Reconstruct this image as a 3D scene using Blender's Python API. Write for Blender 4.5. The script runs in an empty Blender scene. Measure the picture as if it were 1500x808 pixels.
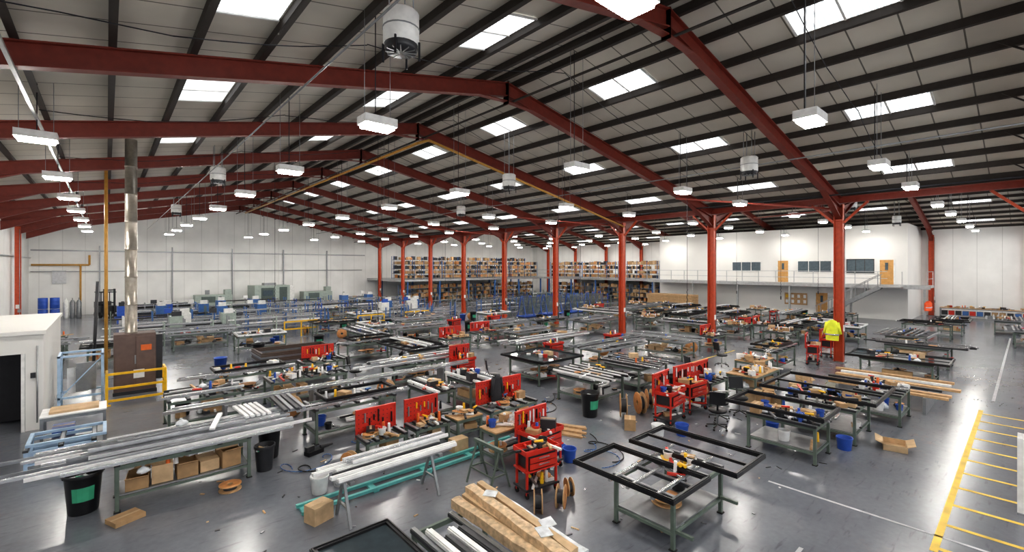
import bpy, math, random
from mathutils import Vector, Matrix
S = bpy.context.scene
R = random.Random(7)

# ---------------------------------------------------------------- materials
MATS = {}
def nt(m):
    m.use_nodes = True
    return m.node_tree.nodes, m.node_tree.links, m.node_tree.nodes["Principled BSDF"]
def mat(name, col, rough=.5, metal=0, var=.12, scale=6, emit=None, trans=0, bump=0):
    m = bpy.data.materials.new(name); N, L, P = nt(m)
    P.inputs["Roughness"].default_value = rough
    P.inputs["Metallic"].default_value = metal
    if trans: P.inputs["Transmission Weight"].default_value = trans
    if emit:
        P.inputs["Emission Color"].default_value = (*emit[0], 1); P.inputs["Emission Strength"].default_value = emit[1]
    tc = N.new("ShaderNodeTexCoord"); no = N.new("ShaderNodeTexNoise"); no.inputs["Scale"].default_value = scale
    no.inputs["Detail"].default_value = 4
    L.new(tc.outputs["Object"], no.inputs["Vector"])
    r = N.new("ShaderNodeValToRGB")
    r.color_ramp.elements[0].position = .3; r.color_ramp.elements[1].position = .7
    r.color_ramp.elements[0].color = (*[c*(1-var) for c in col], 1)
    r.color_ramp.elements[1].color = (*[min(1, c*(1+var)) for c in col], 1)
    L.new(no.outputs["Fac"], r.inputs["Fac"]); L.new(r.outputs["Color"], P.inputs["Base Color"])
    if bump:
        b = N.new("ShaderNodeBump"); b.inputs["Strength"].default_value = bump
        L.new(no.outputs["Fac"], b.inputs["Height"]); L.new(b.outputs["Normal"], P.inputs["Normal"])
    MATS[name] = m
    return m
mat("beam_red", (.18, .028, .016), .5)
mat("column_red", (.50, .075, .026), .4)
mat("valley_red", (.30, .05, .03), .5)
mat("purlin", (.036, .029, .025), .6)
mat("white_paint", (.78, .78, .76), .5)
mat("office_white", (.78, .77, .74), .6, var=.04, scale=.4)
mat("lamp_body", (.8, .8, .78), .4)
mat("lamp_glow", (1, 1, 1), .4, emit=((1, .96, .90), 110))
mat("steel_grey", (.3, .31, .32), .4, .6)
mat("galv", (.50, .51, .52), .35, .8)
mat("duct", (.34, .31, .27), .4, .7, bump=.15, scale=10)
mat("alu", (.58, .59, .61), .27, .75)
mat("alu_dark", (.28, .29, .31), .33, .7)
mat("bench_green", (.12, .155, .13), .5)
mat("black", (.010, .010, .012), .35)
mat("charcoal", (.032, .033, .038), .4)
mat("white_pvc", (.82, .82, .82), .3)
mat("red", (.58, .035, .02), .35)
mat("orange", (.75, .16, .03), .5)
mat("hi_orange", (1, .13, .03), .6)
mat("hi_yellow", (.8, .85, .05), .6)
mat("yellow", (.85, .5, .02), .4)
mat("pipe_ochre", (.55, .29, .06), .4)
mat("cardboard", (.42, .27, .14), .8, var=.15)
mat("cardboard_light", (.56, .40, .24), .8, var=.15)
mat("wrap_paper", (.58, .42, .26), .5, var=.35, scale=12, bump=.8)
mat("plastic_film", (.70, .73, .76), .15, var=.25, scale=9, bump=1)
mat("wood", (.52, .33, .17), .6, var=.2, scale=9)
mat("reel_orange", (.55, .25, .09), .6, var=.2, scale=9)
mat("blue", (.03, .1, .45), .4)
mat("blue_steel", (.05, .14, .36), .4)
mat("pale_blue", (.4, .55, .72), .4)
mat("teal", (.15, .5, .48), .35, .2)
mat("brown_cab", (.15, .10, .085), .35)
mat("bronze", (.11, .08, .065), .4, .3)
mat("machine_green", (.36, .42, .38), .45)
mat("machine_dark", (.09, .12, .11), .5)
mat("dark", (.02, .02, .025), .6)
mat("glass_dark", (.05, .065, .075), .05)
mat("glass_light", (.36, .42, .42), .08)
mat("glass_pane", (.55, .62, .62), .03, trans=.9)
mat("window_glass", (.09, .12, .14), .05)
mat("door_orange", (.55, .3, .1), .5)
mat("label_green", (.05, .35, .2), .5)
mat("rubber", (.02, .02, .02), .8)
mat("jacket_black", (.03, .03, .035), .9)
mat("mark_yellow", (.80, .55, .08), .5, var=.25, scale=3)
mat("mark_white", (.50, .51, .53), .5, var=.25, scale=4)

m = bpy.data.materials.new("skylight_grp"); N, L, P = nt(m); MATS["skylight_grp"] = m
tc = N.new("ShaderNodeTexCoord"); wv = N.new("ShaderNodeTexWave"); wv.bands_direction = 'Y'; wv.inputs["Scale"].default_value = 2.6; wv.inputs["Distortion"].default_value = .3
L.new(tc.outputs["Object"], wv.inputs["Vector"])
cr = N.new("ShaderNodeValToRGB"); cr.color_ramp.elements[0].color = (.42, .46, .48, 1); cr.color_ramp.elements[1].color = (1, 1, 1, 1); cr.color_ramp.elements[0].position = .1; cr.color_ramp.elements[1].position = .6
L.new(wv.outputs["Fac"], cr.inputs["Fac"]); L.new(cr.outputs["Color"], P.inputs["Emission Color"]); P.inputs["Emission Strength"].default_value = 1.2
P.inputs["Base Color"].default_value = (.6, .6, .6, 1)

# floor
m = bpy.data.materials.new("floor_painted_concrete"); N, L, P = nt(m); MATS["floor"] = m
tc = N.new("ShaderNodeTexCoord")
def noise(sc, det, ro):
    n = N.new("ShaderNodeTexNoise"); n.inputs["Scale"].default_value = sc; n.inputs["Detail"].default_value = det; n.inputs["Roughness"].default_value = ro
    L.new(tc.outputs["Object"], n.inputs["Vector"]); return n
n1 = noise(.3, 6, .6); n2 = noise(9, 6, .6); n3 = noise(1.6, 12, .8); n4 = noise(.22, 3, .5)
r1 = N.new("ShaderNodeValToRGB"); r1.color_ramp.elements[0].position = .3; r1.color_ramp.elements[1].position = .72
r1.color_ramp.elements[0].color = (.142, .154, .180, 1); r1.color_ramp.elements[1].color = (.215, .228, .256, 1)
L.new(n1.outputs["Fac"], r1.inputs["Fac"])
r2 = N.new("ShaderNodeValToRGB"); r2.color_ramp.elements[0].position = .3; r2.color_ramp.elements[1].position = .75
r2.color_ramp.elements[0].color = (.9, .9, .9, 1); r2.color_ramp.elements[1].color = (1.05, 1.05, 1.05, 1)
L.new(n2.outputs["Fac"], r2.inputs["Fac"])
mx = N.new("ShaderNodeMix"); mx.data_type = 'RGBA'; mx.blend_type = 'MULTIPLY'; mx.inputs[0].default_value = 1
L.new(r1.outputs["Color"], mx.inputs[6]); L.new(r2.outputs["Color"], mx.inputs[7])
r3 = N.new("ShaderNodeValToRGB"); r3.color_ramp.elements[0].position = .53; r3.color_ramp.elements[1].position = .68
r3.color_ramp.elements[0].color = (0, 0, 0, 1); r3.color_ramp.elements[1].color = (.6, .6, .6, 1)
L.new(n3.outputs["Fac"], r3.inputs["Fac"])
r4 = N.new("ShaderNodeValToRGB"); r4.color_ramp.elements[0].position = .45; r4.color_ramp.elements[1].position = .6
r4.color_ramp.elements[0].color = (.08, .08, .08, 1)
L.new(n4.outputs["Fac"], r4.inputs["Fac"])
mm = N.new("ShaderNodeMath"); mm.operation = 'MULTIPLY'; L.new(r3.outputs["Color"], mm.inputs[0]); L.new(r4.outputs["Color"], mm.inputs[1])
mx2 = N.new("ShaderNodeMix"); mx2.data_type = 'RGBA'
L.new(mm.outputs[0], mx2.inputs[0]); L.new(mx.outputs[2], mx2.inputs[6]); mx2.inputs[7].default_value = (.27, .19, .17, 1)
mp = N.new("ShaderNodeMapping"); mp.inputs["Scale"].default_value = (1.2, 7, 1); mp.inputs["Rotation"].default_value = (0, 0, .5); L.new(tc.outputs["Object"], mp.inputs["Vector"])
n5 = N.new("ShaderNodeTexNoise"); n5.inputs["Scale"].default_value = 1.5; n5.inputs["Detail"].default_value = 8; L.new(mp.outputs["Vector"], n5.inputs["Vector"])
r5 = N.new("ShaderNodeValToRGB"); r5.color_ramp.elements[0].position = .60; r5.color_ramp.elements[1].position = .72; r5.color_ramp.elements[0].color = (1, 1, 1, 1); r5.color_ramp.elements[1].color = (.7, .7, .7, 1)
L.new(n5.outputs["Fac"], r5.inputs["Fac"])
mx3 = N.new("ShaderNodeMix"); mx3.data_type = 'RGBA'; mx3.blend_type = 'MULTIPLY'; mx3.inputs[0].default_value = 1
L.new(mx2.outputs[2], mx3.inputs[6]); L.new(r5.outputs["Color"], mx3.inputs[7])
L.new(mx3.outputs[2], P.inputs["Base Color"])
mr = N.new("ShaderNodeMapRange"); mr.inputs["To Min"].default_value = .15; mr.inputs["To Max"].default_value = .29
L.new(n1.outputs["Fac"], mr.inputs["Value"]); L.new(mr.outputs["Result"], P.inputs["Roughness"])
P.inputs["Specular IOR Level"].default_value = .6

def line_mat(name, col, axis, pitch, width, dark, rough=.6, var=.08):
    m = bpy.data.materials.new(name); N, L, P = nt(m); MATS[name] = m
    tc = N.new("ShaderNodeTexCoord"); sx = N.new("ShaderNodeSeparateXYZ"); L.new(tc.outputs["Object"], sx.inputs[0])
    d = N.new("ShaderNodeMath"); d.operation = 'DIVIDE'; d.inputs[1].default_value = pitch; L.new(sx.outputs[axis], d.inputs[0])
    f = N.new("ShaderNodeMath"); f.operation = 'FRACT'; L.new(d.outputs[0], f.inputs[0])
    g = N.new("ShaderNodeMath"); g.operation = 'LESS_THAN'; g.inputs[1].default_value = width/pitch; L.new(f.outputs[0], g.inputs[0])
    no = N.new("ShaderNodeTexNoise"); no.inputs["Scale"].default_value = .5; no.inputs["Detail"].default_value = 6; L.new(tc.outputs["Object"], no.inputs["Vector"])
    r = N.new("ShaderNodeValToRGB"); r.color_ramp.elements[0].position = .3; r.color_ramp.elements[1].position = .7
    r.color_ramp.elements[0].color = (*[c*(1-var) for c in col], 1); r.color_ramp.elements[1].color = (*[min(1, c*(1+var)) for c in col], 1)
    L.new(no.outputs["Fac"], r.inputs["Fac"])
    x = N.new("ShaderNodeMix"); x.data_type = 'RGBA'; L.new(g.outputs[0], x.inputs[0]); L.new(r.outputs["Color"], x.inputs[6]); x.inputs[7].default_value = (*dark, 1)
    L.new(x.outputs[2], P.inputs["Base Color"]); P.inputs["Roughness"].default_value = rough
line_mat("roof_panel", (.60, .565, .495), 1, 1.0, .035, (.14, .13, .11), var=.12)
line_mat("wall_gable", (.88, .88, .86), 0, 1.5, .03, (.62, .62, .6))
line_mat("wall_side", (.84, .84, .82), 1, 1.5, .03, (.6, .6, .58))

# ---------------------------------------------------------------- mesh builder
class MB:
    def __init__(s): s.v = []; s.f = []; s.m = []; s.sm = []
    def face(s, idx, mt, sm=False): s.f.append(idx); s.m.append(mt); s.sm.append(sm)
    def poly8(s, pts, mt):
        b = len(s.v); s.v += [tuple(p) for p in pts]
        for q in ((0,3,2,1),(4,5,6,7),(0,1,5,4),(1,2,6,5),(2,3,7,6),(3,0,4,7)): s.face([b+i for i in q], mt)
    def box(s, cx, cy, cz, sx, sy, sz, mt, rz=0, rx=0):
        M = Matrix.Translation((cx, cy, cz)) @ Matrix.Rotation(rz, 4, 'Z') @ Matrix.Rotation(rx, 4, 'X')
        x, y, z = sx/2, sy/2, sz/2
        s.poly8([M @ Vector(p) for p in ((-x,-y,-z),(x,-y,-z),(x,y,-z),(-x,y,-z),(-x,-y,z),(x,-y,z),(x,y,z),(-x,y,z))], mt)
    def bar(s, p1, p2, w, h, mt):
        p1, p2 = Vector(p1), Vector(p2); d = (p2-p1).normalized()
        side = d.cross(Vector((0,0,1)))
        if side.length < 1e-4: side = Vector((1,0,0))
        side.normalize(); up = side.cross(d)
        a, b = side*w/2, up*h/2
        s.poly8([p1-a-b, p1+a-b, p2+a-b, p2-a-b, p1-a+b, p1+a+b, p2+a+b, p2-a+b], mt)
    def cyl(s, p1, p2, r1, r2, mt, n=12, cap=True):
        p1, p2 = Vector(p1), Vector(p2); d = (p2-p1).normalized()
        u = d.orthogonal().normalized(); w = d.cross(u); b = len(s.v)
        for p, r in ((p1, r1), (p2, r2)):
            for i in range(n):
                a = 2*math.pi*i/n; s.v.append(tuple(p + u*math.cos(a)*r + w*math.sin(a)*r))
        for i in range(n): s.face([b+i, b+(i+1)%n, b+n+(i+1)%n, b+n+i], mt, True)
        if cap:
            s.face([b+i for i in reversed(range(n))], mt); s.face([b+n+i for i in range(n)], mt)
    def lathe(s, prof, mts, n=16, o=(0,0,0), axis='Z'):
        b = len(s.v)
        for r, z in prof:
            for i in range(n):
                a = 2*math.pi*i/n; x, y = r*math.cos(a), r*math.sin(a)
                p = (x, y, z) if axis == 'Z' else ((z, x, y) if axis == 'X' else (x, z, y))
                s.v.append((p[0]+o[0], p[1]+o[1], p[2]+o[2]))
        for k in range(len(prof)-1):
            mt = mts if isinstance(mts, str) else mts[k]
            for i in range(n): s.face([b+k*n+i, b+k*n+(i+1)%n, b+(k+1)*n+(i+1)%n, b+(k+1)*n+i], mt, True)
    def tube(s, pts, r, mt, n=6):
        for a, c in zip(pts[:-1], pts[1:]): s.cyl(a, c, r, r, mt, n)
    def ring(s, cx, cy, cz, sx, sy, w, h, mt, rz=0):
        M = Matrix.Rotation(rz, 3, 'Z')
        for x, y, a, b in ((0,-sy/2+w/2,sx,w),(0,sy/2-w/2,sx,w),(-sx/2+w/2,0,w,sy-2*w),(sx/2-w/2,0,w,sy-2*w)):
            o = M @ Vector((x, y, 0)); s.box(cx+o.x, cy+o.y, cz, a, b, h, mt, rz)
    def build(s, name, loc=(0,0,0), rz=0, bevel=0):
        me = s.mesh(name); return inst(name, me, loc, rz, bevel)
    def mesh(s, name):
        me = bpy.data.meshes.new(name); me.from_pydata(s.v, [], s.f)
        names = []
        for x in s.m:
            if x not in names: names.append(x)
        for x in names: me.materials.append(MATS[x])
        me.polygons.foreach_set("material_index", [names.index(x) for x in s.m])
        me.polygons.foreach_set("use_smooth", s.sm); me.update()
        xs = [p[0] for p in s.v]; ys = [p[1] for p in s.v]
        BB[me.name] = (min(xs), max(xs), min(ys), max(ys))
        return me
BB = {}
OCC = []
def rect(me, e, y, rz):
    x0, x1, y0, y1 = BB[me.name]; c, s = math.cos(rz), math.sin(rz)
    P = [(e+c*a-s*b_, y+s*a+c*b_) for a in (x0, x1) for b_ in (y0, y1)]
    return min(p[0] for p in P), max(p[0] for p in P), min(p[1] for p in P), max(p[1] for p in P)
def free(r, g=.06): return all(r[1]+g < o[0] or r[0]-g > o[1] or r[3]+g < o[2] or r[2]-g > o[3] for o in OCC)
def put(name, me, e, y, rz=0, tries=1, j=0):
    for t in range(tries):
        ee, yy = e+R.uniform(-j, j)*(t > 0 or j > 0), y+R.uniform(-j, j)
        r = rect(me, ee, yy, rz)
        if free(r): OCC.append(r); return inst(name, me, (ee, yy, 0), rz)
    return None
def inst(name, me, loc, rz=0, bevel=0):
    o = bpy.data.objects.new(name, me); o.location = loc; o.rotation_euler = (0, 0, rz)
    bpy.context.collection.objects.link(o)
    if bevel:
        b = o.modifiers.new("bevel", 'BEVEL'); b.width = bevel; b.segments = 2; b.limit_method = 'ANGLE'; b.angle_limit = math.radians(50)
    return o

# ---------------------------------------------------------------- building dims
CAMH = 4.46
RG1, RG2, VAL, EL, ER = 10.26, 40.9, 25.6, -5.1, 56.2
Y0, Y1 = -14.0, 58.0
ZR = 10.95
def roofz(e):
    r = RG1 if e < VAL else RG2
    return ZR - .2*abs(e-r)
FR = [5.9+6*n for n in range(-3, 9)]

b = MB(); b.box((EL+ER)/2, (Y0+Y1)/2, -.1, ER-EL+.4, Y1-Y0+.4, .2, "floor"); b.build("floor")
b = MB()
for (a, c) in ((EL-.2, RG1), (RG1, VAL), (VAL, RG2), (RG2, ER+.2)):
    za = ZR-.2*abs(a-(RG1 if c <= VAL else RG2)); zc = ZR-.2*abs(c-(RG1 if c <= VAL else RG2))
    b.poly8([(a,Y0,za),(c,Y0,zc),(c,Y1+.2,zc),(a,Y1+.2,za),(a,Y0,za+.12),(c,Y0,zc+.12),(c,Y1+.2,zc+.12),(a,Y1+.2,za+.12)], "roof_panel")
b.build("ceiling")
def gable(name, y, xs, mt):
    b = MB(); pts = [(x, ZR-.2*abs(x-r)) for x, r in xs]
    n = len(pts)
    for yy in (y, y+.2):
        b.v += [(pts[0][0], yy, 0)] + [(p[0], yy, p[1]) for p in pts] + [(pts[-1][0], yy, 0)]
    k = n+2
    b.face(list(range(k)), mt); b.face([k+i for i in reversed(range(k))], mt)
    for i in range(k): b.face([i, (i+1) % k, k+(i+1) % k, k+i], mt)
    return b.build(name)
gable("wall_end", Y1, [(EL, RG1), (RG1, RG1), (VAL, RG1), (RG2, RG2), (ER, RG2)], "wall_gable")
b = MB(); b.box(EL-.1, (Y0+Y1)/2, 3.9, .2, Y1-Y0, 7.8, "wall_side"); b.build("wall_left")
b = MB(); b.box(ER+.1, (Y0+Y1)/2, 3.9, .2, Y1-Y0, 7.8, "wall_side"); b.build("wall_right")
b = MB(); b.box(10.2, Y1-.06, 5.9, 30.4, .1, .12, "steel_grey"); b.build("trim_1")
b = MB()
for x in (-.5, 5, 10.3, 15.5, 20.5): b.box(x, Y1-.1, 3.2, .1, .15, 6.4, "steel_grey")
b.box(10, Y1-.12, 4.0, 30, .08, .08, "steel_grey"); b.build("trim_2")
b = MB(); b.cyl((EL+.1, 40, 5.2), (EL+.1, Y1-.2, 5.2), .05, .05, "galv", 8); b.cyl((EL+.15, Y1-.25, 4.6), (-1.2, Y1-.25, 4.6), .08, .08, "pipe_ochre", 8)
b.cyl((-1.2, Y1-.25, 4.6), (-1.2, Y1-.25, 5.5), .08, .08, "pipe_ochre", 8); b.cyl((-1.8, Y1-.25, 0), (-1.8, Y1-.25, 4.6), .07, .07, "pipe_ochre", 8)
b.box(-3.2, Y1-.1, 3.5, .9, .1, 1.2, "galv"); b.box(8, Y1-.1, 1.7, .4, .1, .5, "steel_grey"); b.build("wall_pipework")

def purlins(name, ridge, sgn, offs):
    b = MB()
    for o in offs:
        e = ridge+sgn*o; z = ZR-.2*o-.1
        b.box(e, (Y0+Y1)/2, z, .075, Y1-Y0, .2, "purlin"); b.box(e+.04, (Y0+Y1)/2, z-.095, .1, Y1-Y0, .015, "purlin")
    b.build(name)
offL = [.3]+[-.2+1.3*k for k in range(1, 12)]
offR = [.36+1.32*k for k in range(0, 12)]
purlins("roof_purlins", RG1, -1, offL); purlins("roof_purlins", RG1, 1, offR)
purlins("roof_purlins", RG2, -1, offR); purlins("roof_purlins", RG2, 1, offR)

def rafter(b, xa, xb, y, ridge):
    za, zb = ZR-.2*abs(xa-ridge), ZR-.2*abs(xb-ridge)
    D = .44; t = .22
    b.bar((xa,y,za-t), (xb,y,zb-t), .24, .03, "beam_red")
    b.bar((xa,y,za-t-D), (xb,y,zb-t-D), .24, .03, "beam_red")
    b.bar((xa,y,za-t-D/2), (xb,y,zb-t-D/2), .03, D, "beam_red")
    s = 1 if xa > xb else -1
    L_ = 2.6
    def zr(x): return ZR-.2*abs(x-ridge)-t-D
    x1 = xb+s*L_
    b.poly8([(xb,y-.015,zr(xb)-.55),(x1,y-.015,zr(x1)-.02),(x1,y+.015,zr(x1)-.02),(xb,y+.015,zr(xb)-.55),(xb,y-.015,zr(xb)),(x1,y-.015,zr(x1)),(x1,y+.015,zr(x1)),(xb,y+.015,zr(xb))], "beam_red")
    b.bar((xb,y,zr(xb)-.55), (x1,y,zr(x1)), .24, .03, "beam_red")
    x2 = xa-s*1.2
    b.bar((xa,y,zr(xa)-.18), (x2,y,zr(x2)), .2, .03, "beam_red")
    b.box(xa, y, zr(xa)+.1, .04, .24, .75, "beam_red")
    n = int(abs(xa-xb)/2.64)
    for i in range(1, n+1):
        x = xa-s*i*2.64; z = ZR-.2*abs(x-ridge)
        b.bar((x, y+.02, zr(x)), (x, y+.6, z-.2), .04, .04, "purlin")
for y in FR:
    b = MB()
    for r, e in ((RG1, EL+.2), (RG1, VAL), (RG2, VAL), (RG2, ER-.2)): rafter(b, r, e, y, r)
    b.build("roof_portal_rafter")
def column(x, y, h):
    b = MB(); w = .34
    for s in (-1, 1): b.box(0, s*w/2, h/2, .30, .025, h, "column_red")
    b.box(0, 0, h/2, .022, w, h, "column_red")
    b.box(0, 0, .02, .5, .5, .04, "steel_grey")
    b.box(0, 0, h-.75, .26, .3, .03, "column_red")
    b.box(.0, -.19, 1.6, .2, .02, .28, "white_paint")
    b.cyl((.1, -.2, .3), (.1, -.2, h-.2), .018, .018, "galv", 6)
    b.box(.08, -.22, 1.3, .16, .08, .22, "steel_grey")
    b.build("steel_column", (x, y, 0), 0)
    OCC.append((x-.3, x+.3, y-.3, y+.3))
for i, y in enumerate(FR):
    column(VAL, y, 7.35)
    column(ER-.35, y, 7.3)
column(EL+.35, FR[10], 7.3)
b = MB()
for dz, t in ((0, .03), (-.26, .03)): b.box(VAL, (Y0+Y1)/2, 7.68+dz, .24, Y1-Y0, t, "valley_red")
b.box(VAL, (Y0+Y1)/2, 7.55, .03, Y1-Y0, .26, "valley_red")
for y in FR:
    for s in (-1, 1):
        if Y0 < y+s*1.0 < Y1: b.bar((VAL, y+s*1.1, 7.4), (VAL, y+s*.2, 6.5), .1, .1, "column_red")
b.build("valley_beam")
b = MB()
for y in (FR[3], FR[5], FR[7]):
    b.bar((VAL+.3, y, 7.15), (VAL+6, y+6, 7.6), .08, .08, "valley_red")
    b.bar((VAL-.3, y, 7.1), (VAL-4, y+6, 7.9), .08, .08, "valley_red")
b.build("roof_bracing")

# skylights
k = 0
rows = [(RG1, -1, 3.05, 1.3), (RG1, -1, 8.25, 1.3), (RG1, -1, 13.45, 1.3), (RG1, 1, 2.34, 1.32), (RG1, 1, 7.62, 1.32), (RG1, 1, 12.9, 1.32)]
rows += [(RG2, s, o, 1.32) for s in (-1, 1) for o in (2.34, 7.62, 12.9)]
skymesh = {}
for ridge, sgn, o, w in rows:
    if sgn not in skymesh:
        b = MB(); x = .56
        for c in (-.52, .52):
            z = .2*x
            b.poly8([(-x, c-.49, sgn*z-.02), (x, c-.49, -sgn*z-.02), (x, c+.49, -sgn*z-.02), (-x, c+.49, sgn*z-.02),
                     (-x, c-.49, sgn*z), (x, c-.49, -sgn*z), (x, c+.49, -sgn*z), (-x, c+.49, sgn*z)], "skylight_grp")
        for i in range(-1, 2):
            b.bar((-x, i*1.03, sgn*z-.03), (x, i*1.03, -sgn*z-.03), .05, .04, "white_paint")
        skymesh[sgn] = b.mesh("skylight")
    for n in range(-2, 9):
        k += 1
        e = ridge+sgn*o; inst("window_%d" % k, skymesh[sgn], (e, 2.8+6*n+.1, ZR-.2*o-.015))

# lamps
def lamp(e, y, z):
    b = MB()
    b.box(0, 0, .12, .70, .42, .17, "lamp_body"); b.box(0, 0, .01, .60, .34, .07, "lamp_glow"); b.box(0, 0, .22, .34, .14, .04, "steel_grey")
    for sx in (-.28, .28): b.cyl((sx, 0, .2), (sx, 0, roofz(e+sx)-z), .007, .007, "steel_grey", 5)
    b.cyl((0, .1, .22), (0, .1, roofz(e)-z), .012, .012, "dark", 5)
    b.build("high_bay_lamp", (e, y, z))
for e in (-1.2, 4.2, 10.5, 16.8, 22.1, 29.5, 35, 41, 47, 52.5):
    for n in range(-1, 9):
        if e < 0 and n == 1: continue
        lamp(e, 2.9+6.05*n, 7.32)
def pipe(name, p, r, mt, n=8):
    b = MB(); b.tube(p, r, mt, n); b.build(name)
b = MB()
b.box(-1.2, 22, 7.85, .06, 70, .05, "steel_grey")
for n in range(-1, 9): b.cyl((-1.2, 5.9+6*n, 7.87), (-1.2, 5.9+6*n, roofz(-1.2)-.2), .01, .01, "galv", 5)
b.build("cable_trunking")
pipe("conduit_pipe", [(2.7, -10, 7.75), (2.7, 52, 7.75)], .016, "steel_grey")
pipe("conduit_pipe", [(10.5, -10, 10.15), (10.5, 57, 10.15)], .04, "purlin")
pipe("conduit_pipe", [(18.9, -10, 8.4), (18.9, 57, 8.4)], .025, "steel_grey")
pipe("conduit_pipe", [(23.6, -10, 7.55), (23.6, 57, 7.55)], .03, "dark")
pipe("gas_pipe", [(10.0, 50, 9.6), (10.0, 17.5, 9.75), (10.6, 17.5, 10.0), (25.2, 17.5, 7.05)], .06, "pipe_ochre")
b = MB(); rc = random.Random(12)
for y in (2.9, 8.95, 15, 21.05, 27.1):
    for e0, e1 in ((-1.2, 4.2), (4.2, 10.5), (10.5, 16.8), (16.8, 22.1)):
        pts = []
        for i in range(9):
            t = i/8; e = e0+(e1-e0)*t; pts.append((e, y+.5, roofz(e)-.5-rc.uniform(.0, .05)-.25*math.sin(math.pi*t)))
        b.tube(pts, .011, "dark", 5)
b.build("ceiling_power_cables")
# vertical drop cables with sockets above workstations
for e, y, z in ((13.0, 12.0, 2.6), (18.0, 9.4, 2.5), (15.5, 18.0, 2.6), (8.0, 17.0, 2.4), (20.5, 17.2, 2.6), (22.6, 21.5, 2.6), (30, 9.8, 2.6), (34, 14, 2.6), (12, 25, 2.6), (38, 10, 2.6), (6.8, 27.0, 2.6), (18, 27.5, 2.6)):
    b = MB(); H = roofz(e)-z-.15; b.cyl((0, 0, 0), (0, 0, H), .009, .009, "dark", 5)
    b.lathe([(0, -.12), (.03, -.1), (.035, .08), (0, .12)], "charcoal", 8)
    b.tube([(.03*math.cos(a*.9), .03*math.sin(a*.9), .2+a*.03) for a in range(28)], .007, "dark", 4); b.build("drop_power_cable", (e, y, z))
def fan(e, y, z):
    b = MB(); H = roofz(e)-.1-z
    b.lathe([(.0, .0), (.24, .0), (.27, .06), (.27, .12)], "charcoal", 20)
    b.lathe([(.27, .12), (.29, .14), (.29, .62), (.25, .66), (0, .68)], "lamp_body", 20)
    for a in range(6): b.box(.0, 0, .0, .5, .015, .02, "steel_grey", a*math.pi/6)
    b.lathe([(.29, .36), (.3, .36), (.3, .38), (.29, .38)], "steel_grey", 20)
    for i in range(4):
        a = math.pi/4+i*math.pi/2; b.cyl((.2*math.cos(a), .2*math.sin(a), .64), (.2*math.cos(a), .2*math.sin(a), H), .012, .012, "steel_grey", 5)
        b.box(.3*math.cos(a), .3*math.sin(a), .0, .03, .03, .3, "dark", a)
    b.build("ceiling_heater_fan", (e, y, z))
for e, y in ((3.6, 6.8), (17.6, 6.8), (3.5, 22.6), (13.1, 15), (17.6, 25), (3.5, 38), (33, 7), (47, 7)): fan(e, y, 7.95 if e < 5 else 7.8)

# ---------------------------------------------------------------- object generators
def bench(b, L, W, H, col="bench_green", shelf=True, slats=5, top=None):
    l, w = L/2-.04, W/2-.04
    for x in (-l, l):
        for y in (-w, w):
            b.box(x, y, H/2, .06, .06, H, col); b.box(x, y, .01, .1, .1, .02, "rubber")
        b.box(x, 0, .25, .05, W-.1, .05, col); b.box(x, 0, H-.05, .05, W-.1, .06, col)
    for y in (-w, w): b.box(0, y, H-.05, L-.1, .05, .07, col); b.box(0, y, .25, L-.1, .04, .04, col)
    if top: b.box(0, 0, H+.01, L, W, .03, top)
    else:
        for i in range(slats):
            x = -l+2*l*i/(slats-1); b.box(x, 0, H+.005, .09, W, .05, "charcoal"); b.box(x, 0, H+.035, .06, W, .012, "steel_grey")
    if shelf: b.box(0, 0, .29, L-.12, W-.12, .025, "steel_grey")
def cbox(b, x, y, z, sx, sy, sz, mt="cardboard", rz=0, open_=False):
    if open_:
        t = .012; M = Matrix.Rotation(rz, 3, 'Z')
        def B(ox, oy, oz, a, c, d, rx=0):
            o = M @ Vector((ox, oy, 0)); b.box(x+o.x, y+o.y, z+oz, a, c, d, mt, rz, rx)
        B(0, 0, .01, sx, sy, .02)
        B(0, -sy/2, sz/2, sx, t, sz); B(0, sy/2, sz/2, sx, t, sz); B(-sx/2, 0, sz/2, t, sy, sz); B(sx/2, 0, sz/2, t, sy, sz)
        B(0, -sy/2-sy*.17, sz+sy*.06, sx, sy*.38, t, -.4+0); B(0, sy/2+sy*.17, sz+sy*.06, sx, sy*.38, t, .4)
    else:
        b.box(x, y, z+sz/2, sx, sy, sz, mt, rz); b.box(x, y, z+sz+.001, sx*.98, .05, .003, "cardboard_light", rz)
def spool(b, x, y, z, r, w, rz=0, flat=False):
    ax = 'Z' if flat else 'X'
    o = (x, y, z+w/2) if flat else (x, y, z+r)
    prof = [(r*.25, -w/2), (r, -w/2), (r, -w/2+.02), (r*.6, -w/2+.02), (r*.6, w/2-.02), (r, w/2-.02), (r, w/2), (r*.25, w/2), (r*.25, -w/2)]
    b.lathe(prof, ["reel_orange", "wood", "wood", "charcoal", "wood", "wood", "reel_orange", "cardboard"], 24, o, ax)
def bucket(b, x, y, z, r, h, mt, lid=False):
    b.lathe([(0, .01), (r*.82, 0), (r, h), (r*1.05, h), (r*1.05, h-.03), (r*.98, h-.03)], mt, 16, (x, y, z))
    if lid: b.lathe([(r, h), (0, h+.01)], mt, 16, (x, y, z))
    else: b.lathe([(r, h), (r*.95, h), (r*.8, .03), (0, .03)], mt, 16, (x, y, z))
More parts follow.
